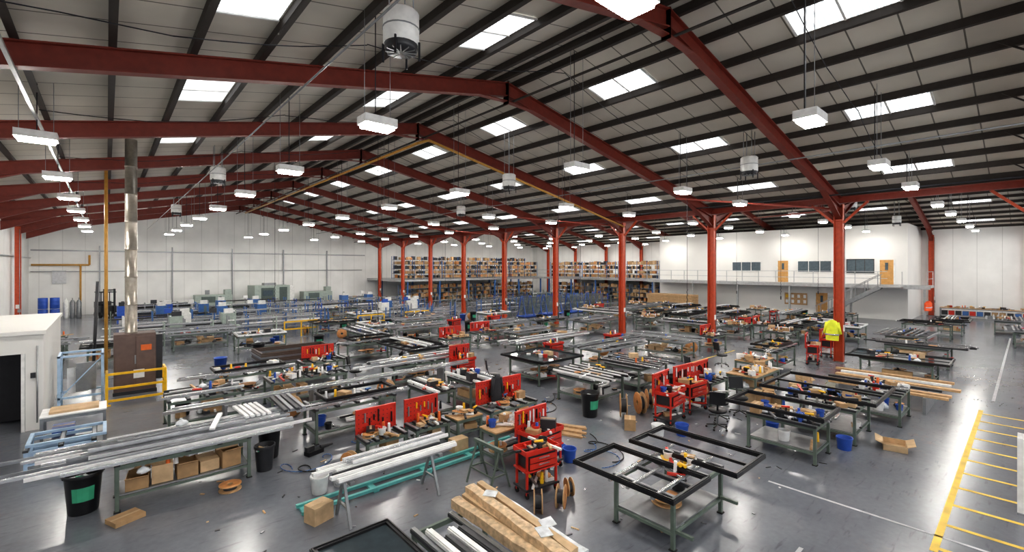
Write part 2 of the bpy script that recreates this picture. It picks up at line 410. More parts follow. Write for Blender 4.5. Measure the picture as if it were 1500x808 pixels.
def bag(b, x, y, z, r, mt, rnd):
    n = 10; pr = [(.1, 0), (1, .05), (1.1, .4), (.8, .8), (.35, 1.0), (.15, 1.15), (.3, 1.3)]; base = len(b.v)
    for k, (q, h) in enumerate(pr):
        for i in range(n):
            a = 2*math.pi*i/n; w = q*(1+.18*math.sin(3*a+k)+rnd.uniform(-.08, .08)); b.v.append((x+r*w*math.cos(a), y+r*w*math.sin(a), z+r*h))
    for k in range(len(pr)-1):
        for i in range(n): b.face([base+k*n+i, base+k*n+(i+1) % n, base+(k+1)*n+(i+1) % n, base+(k+1)*n+i], mt, True)
def clutter(b, x0, x1, y0, y1, z, n, rnd):
    for i in range(n):
        x, y = rnd.uniform(x0, x1), rnd.uniform(y0, y1); t = rnd.random(); rz = rnd.uniform(0, 3)
        if t < .2: s = rnd.uniform(.12, .34); cbox(b, x, y, z, s, s*.7, s*rnd.uniform(.3, .8), rnd.choice(["cardboard", "cardboard_light", "white_pvc", "cardboard", "charcoal"]), rz)
        elif t < .34: b.cyl((x, y, z), (x, y, z+.22), .04, .03, rnd.choice(["white_pvc", "yellow", "orange", "blue", "white_pvc", "charcoal"]), 8)
        elif t < .70:
            l = rnd.uniform(.2, .9); b.box(x, y, z+.02+rnd.uniform(0, .04), l, .05, .04, rnd.choice(["alu", "black", "white_pvc", "red", "wood", "charcoal", "alu_dark", "white_pvc"]), rz)
        elif t < .8:
            b.box(x, y, z+.03, .12, .08, .06, "black", rz); b.box(x, y, z+.1, .04, .04, .1, "charcoal", rz); b.cyl((x-.08*math.cos(rz), y-.08*math.sin(rz), z+.17), (x+.1*math.cos(rz), y+.1*math.sin(rz), z+.17), .03, .02, rnd.choice(["yellow", "blue_steel", "red"]), 8)
        elif t < .87: bag(b, x, y, z, .1, rnd.choice(["plastic_film", "charcoal"]), rnd)
        elif t < .94: spool(b, x, y, z, rnd.uniform(.08, .15), .08, 0, True)
        else: bucket(b, x, y, z, .09, .16, rnd.choice(["white_pvc", "red", "black", "blue"]))
def under(b, L, W, r):
    x = -L/2+.3
    while x < L/2-.25:
        t = r.random()
        if t < .18: cbox(b, x, r.uniform(-.1, .1)*W, .305, r.uniform(.22, .34), W*r.uniform(.3, .55), r.uniform(.1, .35), r.choice(["cardboard", "cardboard_light"]), r.uniform(-.2, .2), r.random() < .5)
        elif t < .36: spool(b, x, 0, .305, min(.22, W*.35), .12, 0, True)
        elif t < .48: bucket(b, x, 0, .305, .13, .25, r.choice(["blue", "white_pvc", "black"]))
        elif t < .64: bag(b, x, 0, .305, .16, r.choice(["plastic_film", "black"]), r)
        elif t < .92:
            for q in range(5): b.box(x+.1, (q-2)*.1, .34+.03*(q % 2), r.uniform(.5, .9)*.7, .05, .05, r.choice(["alu", "charcoal", "white_pvc"]), r.uniform(-.1, .1))
        x += .36
    clutter(b, -L/2+.2, L/2-.2, -W/2+.1, -W/2+.25, .305, int(L*2), r)
def profs(b, L, n, W, z, mts, rnd, axis='x', cx=0, cy=0, jit=.35, s=.06):
    for i in range(n):
        off = -W/2+W*(i+.5)/n; j = rnd.uniform(-jit, jit)*.5; a = rnd.uniform(-.015, .015)
        mt = mts[i % len(mts)]; l = L*rnd.uniform(.8, 1)
        w = min(s, W/n*.85)
        if axis == 'x':
            b.box(cx+j, cy+off, z+.03, l, w, .05, mt, a); b.box(cx+j, cy+off-w*.2, z+.06, l, w*.3, .025, mt, a)
        else:
            b.box(cx+off, cy+j, z+.03, w, l, .05, mt, a); b.box(cx+off-w*.2, cy+j, z+.06, w*.3, l, .025, mt, a)
def wframe(b, cx, cy, z, sx, sy, mt="black", w=.07, mull=None, glass=None, rz=0):
    b.ring(cx, cy, z+.035, sx, sy, w, .07, mt, rz); b.ring(cx, cy, z+.055, sx-.03, sy-.03, .02, .06, mt, rz)
    b.ring(cx, cy, z+.073, sx-.05, sy-.05, .008, .004, "alu_dark", rz)
    if mull == 'x': b.box(cx, cy, z+.03, w*.8, sy-.1, .05, mt, rz)
    if mull == 'y': b.box(cx, cy, z+.03, sx-.1, w*.8, .05, mt, rz)
    if glass: b.box(cx, cy, z+.03, sx-.12, sy-.12, .015, glass, rz)
def toolboard(b, x, y, z, w, h, rnd, rz=0, mt="red"):
    M = Matrix.Rotation(rz, 3, 'Z')
    def B(ox, oy, oz, sx, sy, sz, m_): o = M @ Vector((ox, oy, 0)); b.box(x+o.x, y+o.y, z+oz, sx, sy, sz, m_, rz)
    B(0, 0, h/2, w, .03, h, mt)
    for s in (-1, 1): B(s*w/2, 0, h/2-.05, .04, .05, h+.1, mt)
    B(0, 0, h, w+.04, .06, .04, mt)
    for i in range(int(w/.1)):
        for j in range(int(h/.1)): B(-w/2+.05+i*.1, -.018, .05+j*.1, .02, .008, .02, "dark")
    for i in range(int(w/.11)):
        if rnd.random() < .85:
            l = rnd.uniform(.1, .3); B(-w/2+.08+i*.11, -.035, h*rnd.uniform(.4, .7), .03, .03, l, rnd.choice(["black", "steel_grey", "yellow", "white_pvc", "black"]))
def cart(b, rnd, w=.85, d=.5, board=True, bh=.5):
    for x in (-w/2+.05, w/2-.05):
        for y in (-d/2+.05, d/2-.05):
            b.cyl((x-.015, y, .06), (x+.015, y, .06), .06, .06, "rubber", 10)
            b.box(x, y, .47, .04, .04, .8, "red")
    b.box(0, 0, .17, w, d, .04, "charcoal"); b.box(0, 0, .52, w, d, .03, "red"); b.box(0, 0, .84, w, d, .03, "red")
    for s in (-1, 1): b.box(0, s*d/2, .88, w, .02, .09, "red"); b.box(s*w/2, 0, .88, .02, d, .09, "red")
    for i in range(2): b.box(0, -d/2-.01, .62+i*.12, w*.8, .02, .1, "red"); b.box(0, -d/2-.03, .64+i*.12, .25, .02, .015, "alu")
    b.box(0, 0, .68, w*.8, d*.9, .28, "charcoal")
    clutter(b, -w/2+.12, w/2-.12, -d/2+.1, d/2-.1, .19, 7, rnd); clutter(b, -w/2+.12, w/2-.12, -d/2+.1, d/2-.1, .86, 12, rnd)
    if board: toolboard(b, 0, d/2, .86, w, bh, rnd)
def office_chair(b):
    for i in range(5):
        a = i*2*math.pi/5; x, y = .28*math.cos(a), .28*math.sin(a)
        b.bar((0, 0, .12), (x, y, .09), .04, .03, "black"); b.cyl((x, y-.015, .03), (x, y+.015, .03), .03, .03, "rubber", 8)
    b.cyl((0, 0, .1), (0, 0, .45), .025, .025, "steel_grey", 8)
    b.lathe([(0, .45), (.2, .45), (.24, .48), (.24, .52), (.2, .55), (0, .56)], "black", 14)
    b.bar((0, .15, .48), (0, .27, .8), .05, .02, "black"); b.box(0, .27, .9, .4, .05, .35, "black", 0, -.15)
def trestle(b, W=.9, H=.8, mt="bench_green"):
    b.box(0, 0, H, W, .07, .07, mt)
    for x in (-W/2+.08, W/2-.08):
        for s in (-1, 1): b.bar((x, 0, H), (x, s*.27, .0), .04, .03, mt)
        b.box(x, 0, .3, .03, .34, .03, mt)
    for s in (-1, 1): b.box(0, s*.18, .3, W-.2, .02, .03, mt)
def bin_(b, r=.27, h=.72, body="black", label="label_green"):
    b.lathe([(0, .0), (r*.78, 0), (r*.8, .03), (r*.98, h-.06), (r*1.06, h-.06), (r*1.06, h), (r*.98, h), (r*.75, .1), (0, .1)], body, 20)
    b.lathe([(r*.93, h*.8), (0, h*.84)], "charcoal", 14)
    rr_ = random.Random(int(r*1000))
    for i in range(6): b.box(rr_.uniform(-.1, .1), rr_.uniform(-.1, .1), h*.86, .2, .04, .03, rr_.choice(["white_pvc", "alu", "cardboard_light", "label_green"]), rr_.uniform(0, 3), rr_.uniform(-.3, .3))
    if label:
        z0, z1 = h*.35, h*.7; base = len(b.v); N_ = 5
        for z in (z0, z1):
            rr = r*(.8+.18*z/h)+.006
            for i in range(N_): a = -2.4+i*.32; b.v.append((rr*math.cos(a), rr*math.sin(a), z))
        for i in range(N_-1): b.face([base+i, base+i+1, base+N_+i+1, base+N_+i], label)
        for s in (-1, 1): b.cyl((s*r*1.02, -.06, h-.04), (s*r*1.02, .06, h-.04), .02, .02, body, 6)
def mk(name, fn, loc, rz=0, bevel=.004):
    b = MB(); fn(b); me = b.mesh(name)
    if loc[2] < .3: OCC.append(rect(me, loc[0], loc[1], rz))
    return inst(name, me, loc, rz, bevel)
def wb(name, e, y, L, W, H, seed, boardw=None, rz=0, n=10, top=None, lower=True, bh=.5):
    r = random.Random(seed)
    def f(b):
        bench(b, L, W, H, top=top); clutter(b, -L/2+.15, L/2-.15, -W/2+.12, W/2-.12, H+.04, n, r)
        if lower: under(b, L, W, r)
        if boardw: toolboard(b, 0, W/2, H+.02, boardw, bh, r)
    return mk(name, f, (e, y, 0), rz)
def fr_bench(L, W, seed, kind):
    r = random.Random(seed)
    def f(b):
        bench(b, L, W, .85); under(b, L, W, r); z = .89
        if kind == 'frame': wframe(b, 0, 0, z, L*1.2, W*1.6, r.choice(["black", "charcoal"]), .08, mull=r.choice([None, 'x', 'y'])); wframe(b, .15, -.1, z+.08, L*1.05, W*1.3, "black"); profs(b, L*1.3, 4, W*.5, z+.16, ["alu", "white_pvc"], r)
        if kind == 'jig':
            wframe(b, 0, 0, z, L*1.25, W*1.7, "steel_grey", .1, mull='x')
            for q in (-.3, 0, .3): b.box(q*L, 0, z+.06, .07, W*1.5, .04, "alu_dark")
            profs(b, L*1.6, 7, W*1.2, z+.09, ["alu", "alu_dark", "alu", "charcoal"], r, jit=.6, s=.07)
        if kind == 'glass': wframe(b, 0, 0, z, L*1.15, W*1.4, "black", mull='x', glass=r.choice(["glass_dark", "glass_light"]))
        if kind == 'whiteframe': wframe(b, 0, 0, z, L*1.0, W*1.1, "white_pvc", mull='x')
        if kind == 'whitey': profs(b, 2.0, 4, L*.9, z, ["white_pvc", "charcoal", "white_pvc", "alu"], r, 'y', s=.12)
        if kind == 'prof': profs(b, L*1.4, 9, W*.9, z, r.choice([["alu", "charcoal"], ["white_pvc", "charcoal", "alu"], ["charcoal", "alu", "alu_dark"], ["bronze", "alu"]]), r, s=.08)
        if kind == 'long':
            profs(b, L*2.1, 11, W*1.05, z, r.choice([["alu", "alu_dark"], ["white_pvc", "charcoal", "alu"], ["alu", "white_pvc", "alu_dark"]]), r, jit=.9, s=.08)
            profs(b, L*1.7, 8, W*.7, z+.09, ["alu", "white_pvc", "alu", "charcoal"], r, jit=.9, s=.07)
        if kind == 'profy': profs(b, W*1.7, 10, L*.9, z, r.choice([["charcoal", "alu"], ["white_pvc", "black"]]), r, 'y', s=.1)
        if kind == 'mix':
            profs(b, L*1.5, 5, W*.4, z, ["alu", "charcoal", "white_pvc"], r, cy=-W*.25); wframe(b, .2, .1, z+.09, L*.9, W*.9, "black")
        if kind == 'clut': clutter(b, -L/2+.1, L/2-.1, -W/2+.1, W/2-.1, z, 45, r)
        else: clutter(b, -L/2+.2, L/2-.2, -W/2+.2, W/2-.2, z, 13, r)
    return f
FB = lambda name, e, y, L, W, seed, kind, rz=0: mk(name, fr_bench(L, W, seed, kind), (e, y, 0), rz)

# ---------------------------------------------------------------- LEFT FOREGROUND
rn = random.Random(3)
def f(b):
    bench(b, 2.2, .85, .85)
    for i, x in enumerate((-.75, -.38, 0, .36, .72)):
        cbox(b, x, -.1+.05*(i % 2), .31, .33, .5, .22+.06*((i*2) % 3), ["cardboard", "cardboard_light"][i % 2], .06*(i-2), i % 2 == 0)
    cbox(b, -.6, .1, .62, .35, .35, .13, "cardboard"); bag(b, .1, .1, .6, .13, "plastic_film", rn)
    cbox(b, .7, .05, .64, .4, .4, .14, "cardboard_light"); clutter(b, -1, 1, -.35, .3, .6, 8, rn)
mk("assembly_workbench", f, (1.2, 11.35, 0))
def f(b):
    profs(b, 4.6, 9, 1.75, 0, ["alu", "white_pvc", "alu", "alu_dark"], rn, jit=.6, s=.06)
    profs(b, 3.6, 8, 1.1, .09, ["alu", "alu_dark", "alu", "white_pvc"], rn, cx=.4, cy=.05, jit=.8, s=.055)
    profs(b, 2.6, 4, .4, .175, ["alu", "alu_dark"], rn, cx=.3, cy=-.1, jit=.6, s=.05)
    b.bar((.6, -.6, .27), (.9, .4, .28), .1, .04, "white_pvc"); bag(b, .2, .5, .16, .11, "plastic_film", rn)
mk("aluminium_profile_stack", f, (1.0, 11.6, .893))
def f(b):
    for i in range(5): b.box(-.4+i*.11, 0, .05, .07, 1.1, .05, "white_pvc", .06)
    for i in range(4): b.box(.42+i*.13, .1, .05, .08, 1.5, .06, ["charcoal", "alu_dark"][i % 2], -.03)
mk("window_bead_profiles", f, (2.7, 12.0, 1.08))
mk("waste_bin", lambda b: bin_(b), (-.32, 11.45, 0), .2)
mk("waste_bin", lambda b: bin_(b, .24, .7, "black", None), (2.85, 11.8, 0))
mk("waste_bin", lambda b: bin_(b, .2, .55, "charcoal", None), (2.6, 11.15, 0))
mk("cable_reel", lambda b: spool(b, 0, 0, 0, .2, .12, 0, True), (1.85, 10.6, 0))
mk("cardboard_box", lambda b: cbox(b, 0, 0, 0, .45, .35, .08, "cardboard"), (.25, 10.55, 0), .4)
def hose(r1, seed):
    def f(b):
        q = random.Random(seed); pts = []
        for i in range(60):
            t = i/59; a = t*9+seed; pts.append((t*1.6+r1*math.cos(a), r1*math.sin(a)*(1-t*.5), .02+.004*(i % 2)))
        b.tube(pts, .014, "black", 6); b.tube([(p[0]*.8-.2, p[1]*1.3+.3, .02) for p in pts[::2]], .01, "blue_steel", 6)
    return f
mk("air_hose", hose(.35, 0), (3.0, 10.4, 0), .1, 0)
mk("air_hose", hose(.25, 1), (5.0, 10.9, 0), .4, 0)
mk("air_hose", hose(.3, 2), (8.9, 6.3, 0), 1.2, 0)
mk("air_hose", hose(.3, 3), (10.2, 9.9, 0), .7, 0)
def f(b):
    b.box(0, 0, .05, .4, .2, .1, "black", .3); b.cyl((.15, 0, .12), (.45, .05, .12), .05, .03, "charcoal", 10); b.box(-.1, 0, .15, .2, .1, .1, "charcoal", .3)
mk("power_tool_case", f, (3.7, 11.3, 0))
def f(b):
    bench(b, 1.15, 1.2, .55, "pale_blue", False, 3)
    b.ring(0, 0, .3, 1.1, 1.1, .05, .05, "pale_blue"); b.ring(.1, 0, .63, 1.3, 1.0, .07, .06, "pale_blue")
mk("pallet_lift_table", f, (-.75, 14.6, 0))
def f(b):
    bench(b, 1.2, .9, .85, "steel_grey", True, 5, "white_pvc"); cbox(b, 0, .05, .875, .9, .6, .05, "cardboard_light")
    cbox(b, -.2, 0, .31, .4, .5, .2, "blue")
mk("packing_table", f, (-.6, 15.95, 0))
b = MB()
b.box(-3.4, 18.05, 2.35, 3.5, .12, .5, "office_white"); b.box(-1.475, 18.05, 1.3, .35, .12, 2.6, "office_white")
b.box(-1.36, 21.15, 1.3, .12, 6.08, 2.6, "office_white"); b.box(-3.2, 24.2, 1.3, 3.6, .12, 2.6, "office_white")
b.box(-3.2, 21.1, 2.66, 3.9, 6.4, .1, "office_white"); b.box(-3.3, 19.3, 1.3, 3.4, .08, 2.5, "dark")  # near-black sheet behind the doorway: the unlit interior's shade painted as colour
b.box(-1.5, 17.97, 1.5, .1, .06, .14, "charcoal"); b.cyl((-1.42, 17.96, .2), (-1.42, 17.96, 2.3), .02, .02, "galv", 6)
b.build("wall_store_room"); OCC.append((-5.1, -1.2, 17.8, 24.4))
b = MB()
b.box(-1.69, 17.96, 1.05, .07, .05, 2.1, "white_paint"); b.box(-4.1, 17.96, 1.05, .07, .05, 2.1, "white_paint"); b.build("door_1")
def f(b):
    for x in (-.5, .5):
        for y in (-.5, .5): b.box(x, y, .85, .07, .07, 1.7, "pale_blue")
    for z in (.4, 1.67): b.ring(0, 0, z, 1.07, 1.07, .06, .06, "pale_blue")
    b.bar((-.5, -.5, .4), (.5, -.5, 1.6), .03, .03, "pale_blue")
    b.box(.1, .1, .9, .5, .04, .9, "steel_grey", .3); b.box(-.1, .2, .8, .5, .04, .8, "white_pvc", .1)
mk("offcut_rack", f, (-.6, 20.2, 0))
def f(b):
    b.box(0, 0, 1.1, 1.15, .8, 2.0, "brown_cab"); b.box(0, 0, .06, 1.2, .85, .12, "charcoal")
    b.box(-.28, -.41, 1.1, .52, .02, 1.8, "brown_cab"); b.box(.28, -.41, 1.1, .52, .02, 1.8, "brown_cab")
    b.box(.0, -.43, 1.2, .04, .03, .3, "steel_grey"); b.box(.3, -.43, 1.6, .3, .02, .2, "orange"); b.box(.1, -.43, .7, .3, .02, .3, "white_pvc")
    b.box(.65, 0, 1.2, .25, .5, 1.6, "charcoal")
mk("dust_extraction_cabinet", f, (.75, 21.2, 0))
def f(b):
    for i in range(7):
        z0 = i*.98; b.lathe([(.175, z0), (.185, z0+.0), (.185, z0+.04), (.175, z0+.04), (.175, z0+.98)], "duct", 20)
mk("extraction_duct", f, (.65, 21.2, 2.1), 0, 0)
def f(b):
    for x in (-.75, .75):
        b.box(x, 0, .5, .07, .07, 1.0, "yellow"); b.box(x, 0, .01, .2, .2, .02, "yellow"); b.box(x, .7, .5, .07, .07, 1.0, "yellow")
        for z in (.55, 1.0): b.box(x, .35, z, .06, .7, .07, "yellow")
    for z in (.15, .55, 1.0): b.box(0, 0, z, 1.55, .06, .07, "yellow")
mk("yellow_safety_barrier", f, (.75, 19.5, 0))
pipe("service_pole", [(-.02, 25.6, 0), (-.02, 25.6, roofz(0)-.02)], .06, "pipe_ochre")
pipe("drop_pipe", [(-.4, 23.0, 0), (-.25, 23.0, 3.9)], .05, "charcoal")

# ---------------------------------------------------------------- BENCH B
def f(b):
    for x in (-1.0, .75):
        for s in (-1, 1): b.bar((x, 0, .78), (x, s*.32, 0), .05, .04, "steel_grey")
        b.box(x, 0, .3, .04, .4, .03, "steel_grey"); b.box(x, 0, .8, .08, .8, .06, "steel_grey")
    b.box(-.1, -.3, .84, 2.3, .05, .04, "galv"); b.box(-.1, .3, .84, 2.3, .05, .04, "galv")
mk("trestle_table", f, (4.1, 7.95, 0))
def f(b):
    profs(b, 2.6, 6, .74, 0, ["white_pvc", "white_pvc", "charcoal", "white_pvc"], rn, jit=.35, s=.1)
    profs(b, 2.3, 3, .3, .08, ["white_pvc", "alu"], rn, jit=.3, s=.07, cy=.15, cx=.3)
mk("white_profile_stack", f, (3.95, 7.95, .86))
def f(b):
    for y in (-.16, .16): b.box(0, y, .06, 5.2, .07, .06, "teal")
    for x in (-2.5, -1.2, 0, 1.2, 2.5): b.box(x, 0, .02, .12, .4, .04, "teal")
mk("floor_guide_rail", f, (5.2, 8.75, 0))
mk("cardboard_box", lambda b: cbox(b, 0, 0, 0, .38, .3, .3, "cardboard_light"), (2.8, 8.3, 0), .3)
mk("paint_bucket", lambda b: bucket(b, 0, 0, 0, .17, .34, "white_pvc"), (3.15, 9.3, 0))
mk("paint_bucket", lambda b: bucket(b, 0, 0, 0, .17, .34, "white_pvc"), (3.6, 9.35, 0))
mk("cable_reel", lambda b: spool(b, 0, 0, 0, .2, .14), (4.0, 9.9, 0), .5)
wb("tool_bench", 4.75, 9.9, 1.0, .6, .58, 11, .95, 0, 14, bh=.55)
wb("tool_bench", 5.9, 9.8, .95, .6, .62, 12, .9, 0, 14, bh=.55)
wb("tool_bench", 8.4, 9.7, 1.7, .7, .62, 13, 1.6, 0, 20, bh=.62)
wb("packing_bench", 7.05, 8.0, 1.4, .6, .8, 14, None, 0, 20, "wood")
wb("packing_bench", 6.95, 9.75, .8, .6, .6, 15, None, 0, 12, "wood")
mk("cardboard_box", lambda b: cbox(b, 0, 0, 0, .4, .28, .3, "cardboard_light"), (6.4, 9.2, 0), .0)
mk("cardboard_box", lambda b: cbox(b, 0, 0, 0, .35, .3, .35, "cardboard"), (8.9, 8.9, 0), .5)
mk("timber_offcuts", lambda b: [b.box(.06*i-.2, .1*(i % 3), .025+.05*(i//3), .09, .7+.1*(i % 2), .05, "wood", .1*(i % 3)) for i in range(8)], (9.3, 8.1, 0), .4)
def f(b):
    prof = [(.02, .0, .0), (.11, .06, -.03), (.17, .08, -.12), (.16, .08, -.35), (.18, .09, -.62), (.15, .07, -.75)]
    n = 14; base = len(b.v)
    for k, (rx, ry, z) in enumerate(prof):
        for i in range(n):
            a = 2*math.pi*i/n; w = 1+.12*math.sin(5*a+k); b.v.append((rx*w*math.cos(a), ry*w*math.sin(a), z))
    for k in range(len(prof)-1):
        for i in range(n): b.face([base+k*n+i, base+k*n+(i+1) % n, base+(k+1)*n+(i+1) % n, base+(k+1)*n+i], "jacket_black", True)
    for s in (-1, 1): b.cyl((s*.13, -.02, -.08), (s*.2, -.03, -.55), .055, .04, "jacket_black", 8)
mk("black_jacket", f, (8.2, 9.93, 1.42), 0, 0)
mk("sawhorse", lambda b: trestle(b), (5.85, 7.35, 0), 1.57)
mk("tool_trolley", lambda b: cart(b, random.Random(21), .95, .55, True, .42), (7.15, 7.15, 0), .05)
mk("tool_trolley", lambda b: cart(b, random.Random(22), .8, .45, False), (6.4, 6.5, 0), -.15)
def f(b): spool(b, 0, 0, 0, .21, .16)
mk("cable_reel", f, (5.85, 5.9, 0), -.75)
mk("cable_reel", f, (6.3, 5.75, 0), -1.0)
mk("cable_reel", lambda b: spool(b, 0, 0, 0, .17, .12), (6.75, 5.95, 0), -.5)
mk("paint_bucket", lambda b: bucket(b, 0, 0, 0, .16, .3, "blue"), (7.95, 7.0, 0))
mk("blue_tub", lambda b: bucket(b, 0, 0, 0, .22, .16, "blue"), (8.1, 7.5, 0))
mk("paint_bucket", lambda b: bucket(b, 0, 0, 0, .15, .3, "white_pvc"), (8.2, 8.1, 0))
# ---------------------------------------------------------------- TABLE C
def f(b):
    bench(b, 1.75, 1.15, .82, slats=4); spool(b, -.1, 0, .31, .26, .1, 0, True); bucket(b, .5, .1, .31, .14, .2, "black")
    clutter(b, -.2, .6, -.3, .3, .87, 14, random.Random(31)); b.box(.2, .2, .885, .4, .2, .04, "yellow", .4)
    for y in (-.35, .1, .45): b.box(-.1, y, .885, 2.2, .05, .05, "alu", .03)
    for x in (-.8, .8): b.box(x, -.7, .3, .05, .3, .05, "bench_green")
mk("glazing_workbench", f, (7.5, 4.25, 0))
mk("black_window_frame", lambda b: wframe(b, 0, 0, 0, 1.2, 1.95, mull=None), (6.85, 4.45, .93), 0)
mk("black_window_frame", lambda b: wframe(b, 0, 0, 0, 1.25, 2.1, mull='x'), (8.42, 4.25, .95), 0)
# ---------------------------------------------------------------- bottom tables
mk("packing_workbench", lambda b: bench(b, 1.3, 2.4, .85, slats=3), (3.75, 4.4, 0))
def f(b):
    rr = random.Random(5)
    for q, (x0, w, h, z0, mt) in enumerate(((-.17, .16, .13, 0, "wrap_paper"), (.0, .15, .14, 0, "cardboard_light"), (.17, .15, .12, 0, "wrap_paper"), (.33, .13, .12, 0, "plastic_film"), (.0, .16, .1, .14, "wrap_paper"), (.18, .12, .09, .14, "cardboard_light"))):
        n = 12; base = len(b.v)
        for i in range(n+1):
            y = -1.05+2.1*i/n; dx = rr.uniform(-.006, .006)+.02*q*y
            for (a, c) in ((-w/2, z0), (w/2, z0), (w/2, z0+h), (w*.1, z0+h*1.1), (-w/2, z0+h)):
                b.v.append((x0+a+dx+rr.uniform(-.006, .006), y, c+(rr.uniform(-.006, .006) if c > z0 else 0)))
        for i in range(n):
            for j in range(5):
                b.face([base+i*5+j, base+i*5+(j+1) % 5, base+(i+1)*5+(j+1) % 5, base+(i+1)*5+j], mt)
        b.face([base+j for j in range(5)], mt); b.face([base+n*5+j for j in reversed(range(5))], mt)
    for i in range(3): b.box(rr.uniform(-.1, .25), rr.uniform(-.9, .9), .255, rr.uniform(.1, .2), rr.uniform(.1, .25), .008, "plastic_film", rr.uniform(0, 3), rr.uniform(-.15, .15))
mk("cardboard_wrapped_profiles", f, (4.05, 4.6, .9), 0, 0)
mk("white_profile_stack", lambda b: profs(b, 1.8, 4, .5, 0, ["white_pvc", "charcoal"], rn, 'y', s=.1), (3.4, 4.3, .9))
mk("glazing_workbench", lambda b: bench(b, .95, 1.2, .85, slats=3), (2.35, 5.15, 0))
mk("glazed_window_frame", lambda b: wframe(b, 0, 0, 0, 1.05, 1.5, glass="glass_dark"), (2.4, 5.15, .9), 0)
# ---------------------------------------------------------------- Mid benches
def f(b):
    bench(b, 1.8, 1.2, .85); clutter(b, -.7, .7, -.4, .4, .31, 12, random.Random(8)); bucket(b, -.5, 0, .31, .18, .3, "black"); cbox(b, .2, 0, .31, .5, .5, .3)
    profs(b, 2.0, 6, 1.0, .9, ["alu", "white_pvc", "charcoal"], rn); clutter(b, -.7, .7, -.4, .4, .97, 8, rn)
mk("assembly_workbench", f, (2.1, 15.7, 0))
def f(b):
    for x in (-3.2, -1, 1.2, 3.4): b.box(x, 0, .42, .06, .4, .84, "steel_grey"); b.box(x, 0, .86, .08, .5, .06, "steel_grey")
    for i, y in enumerate((-.14, .0, .14)): b.box(.1*i, y, .93, 9.0, .06, .07, ["alu", "alu_dark", "alu"][i])
mk("long_profile_support", f, (5.5, 13.9, 0))
FB("assembly_workbench", 5.0, 12.3, 2.2, 1.0, 41, 'mix')
FB("assembly_workbench", 7.3, 11.9, .9, 1.3, 42, 'whitey')
FB("assembly_workbench", 8.9, 12.0, 1.1, 1.3, 49, 'whitey')
FB("assembly_workbench", 5.0, 16.0, 2.4, 1.0, 43, 'clut')
FB("assembly_workbench", 8.8, 15.6, 2.2, 1.0, 44, 'long')
FB("assembly_workbench", 3.5, 17.9, 2.4, 1.0, 45, 'mix')
FB("glazing_workbench", 13.0, 12.9, 2.0, 1.7, 46, 'glass')
FB("assembly_workbench", 12.2, 9.8, 1.7, 1.5, 47, 'profy')
FB("assembly_workbench", 14.9, 9.8, 1.9, 1.5, 48, 'profy')
mk("cable_reel", lambda b: spool(b, 0, 0, 0, .34, .2), (11.5, 8.0, 0), -.9)
mk("cable_reel", lambda b: spool(b, 0, 0, 0, .32, .18), (12.15, 7.85, 0), -.6)
mk("cable_reel", lambda b: spool(b, 0, 0, 0, .3, .16), (12.8, 7.95, 0), -.8)
mk("waste_bin", lambda b: bin_(b, .27, .72), (10.8, 8.7, 0))
mk("waste_bin", lambda b: bin_(b, .27, .72), (14.6, 8.1, 0))
mk("tool_trolley", lambda b: cart(b, random.Random(51), 1.0, .55), (12.2, 6.9, 0), .1)
mk("tool_trolley", lambda b: cart(b, random.Random(52), 1.0, .55), (13.55, 6.95, 0), -.05)
wb("tool_bench", 14.9, 7.0, 1.2, .7, .75, 53, 1.1, 0, 16)
mk("office_chair", office_chair, (13.4, 6.0, 0), .6)
mk("office_chair", office_chair, (14.3, 5.8, 0), -.8)
mk("office_chair", office_chair, (12.6, 5.7, 0), 2.0)
mk("paint_bucket", lambda b: bucket(b, 0, 0, 0, .17, .3, "blue"), (11.4, 6.1, 0))
mk("paint_bucket", lambda b: bucket(b, 0, 0, 0, .17, .3, "white_pvc"), (10.9, 6.5, 0))
mk("cardboard_box", lambda b: cbox(b, 0, 0, 0, .4, .3, .3, "cardboard"), (10.8, 7.3, 0), .6)
wb("packing_bench", 17.2, 6.5, 2.2, 1.0, .75, 54, None, 0, 36, "wood")
wb("packing_bench", 19.4, 7.3, 1.6, .9, .75, 55, None, 0, 26, "wood")
def pile(name, e, y, seed, n=6, sp=.6):
    r = random.Random(seed)
    def f(b):
        for i in range(n): cbox(b, r.uniform(-sp, sp), r.uniform(-sp, sp), 0, r.uniform(.3, .5), r.uniform(.25, .4), r.uniform(.2, .55), r.choice(["cardboard", "cardboard_light"]), r.uniform(0, 3), r.random() < .4)
    mk(name, f, (e, y, 0))
pile("cardboard_box_pile", 15.7, 5.6, 61, 6, .4); pile("cardboard_box_pile", 18.8, 5.6, 62, 4, .3)
FB("assembly_workbench", 12.4, 3.9, 1.1, 1.5, 63, 'clut')
mk("black_window_frame", lambda b: wframe(b, 0, 0, 0, 1.3, 2.1), (12.1, 3.95, 1.12), 0)
FB("assembly_workbench", 14.7, 3.7, 1.6, 1.7, 64, 'clut')
mk("black_window_frame", lambda b: wframe(b, 0, 0, 0, 2.4, 2.6, mull='x'), (14.8, 3.7, 1.12), 0)
mk("paint_bucket", lambda b: bucket(b, 0, 0, 0, .17, .3, "blue"), (13.5, 3.0, 0))
mk("paint_bucket", lambda b: bucket(b, 0, 0, 0, .17, .3, "blue"), (13.4, 4.6, 0))
mk("cardboard_box", lambda b: cbox(b, 0, 0, 0, .6, .45, .15, "cardboard_light", 0, True), (14.5, 2.2, 0), .2)
FB("assembly_workbench", 17.2, 2.9, 1.5, 1.1, 65, 'clut')
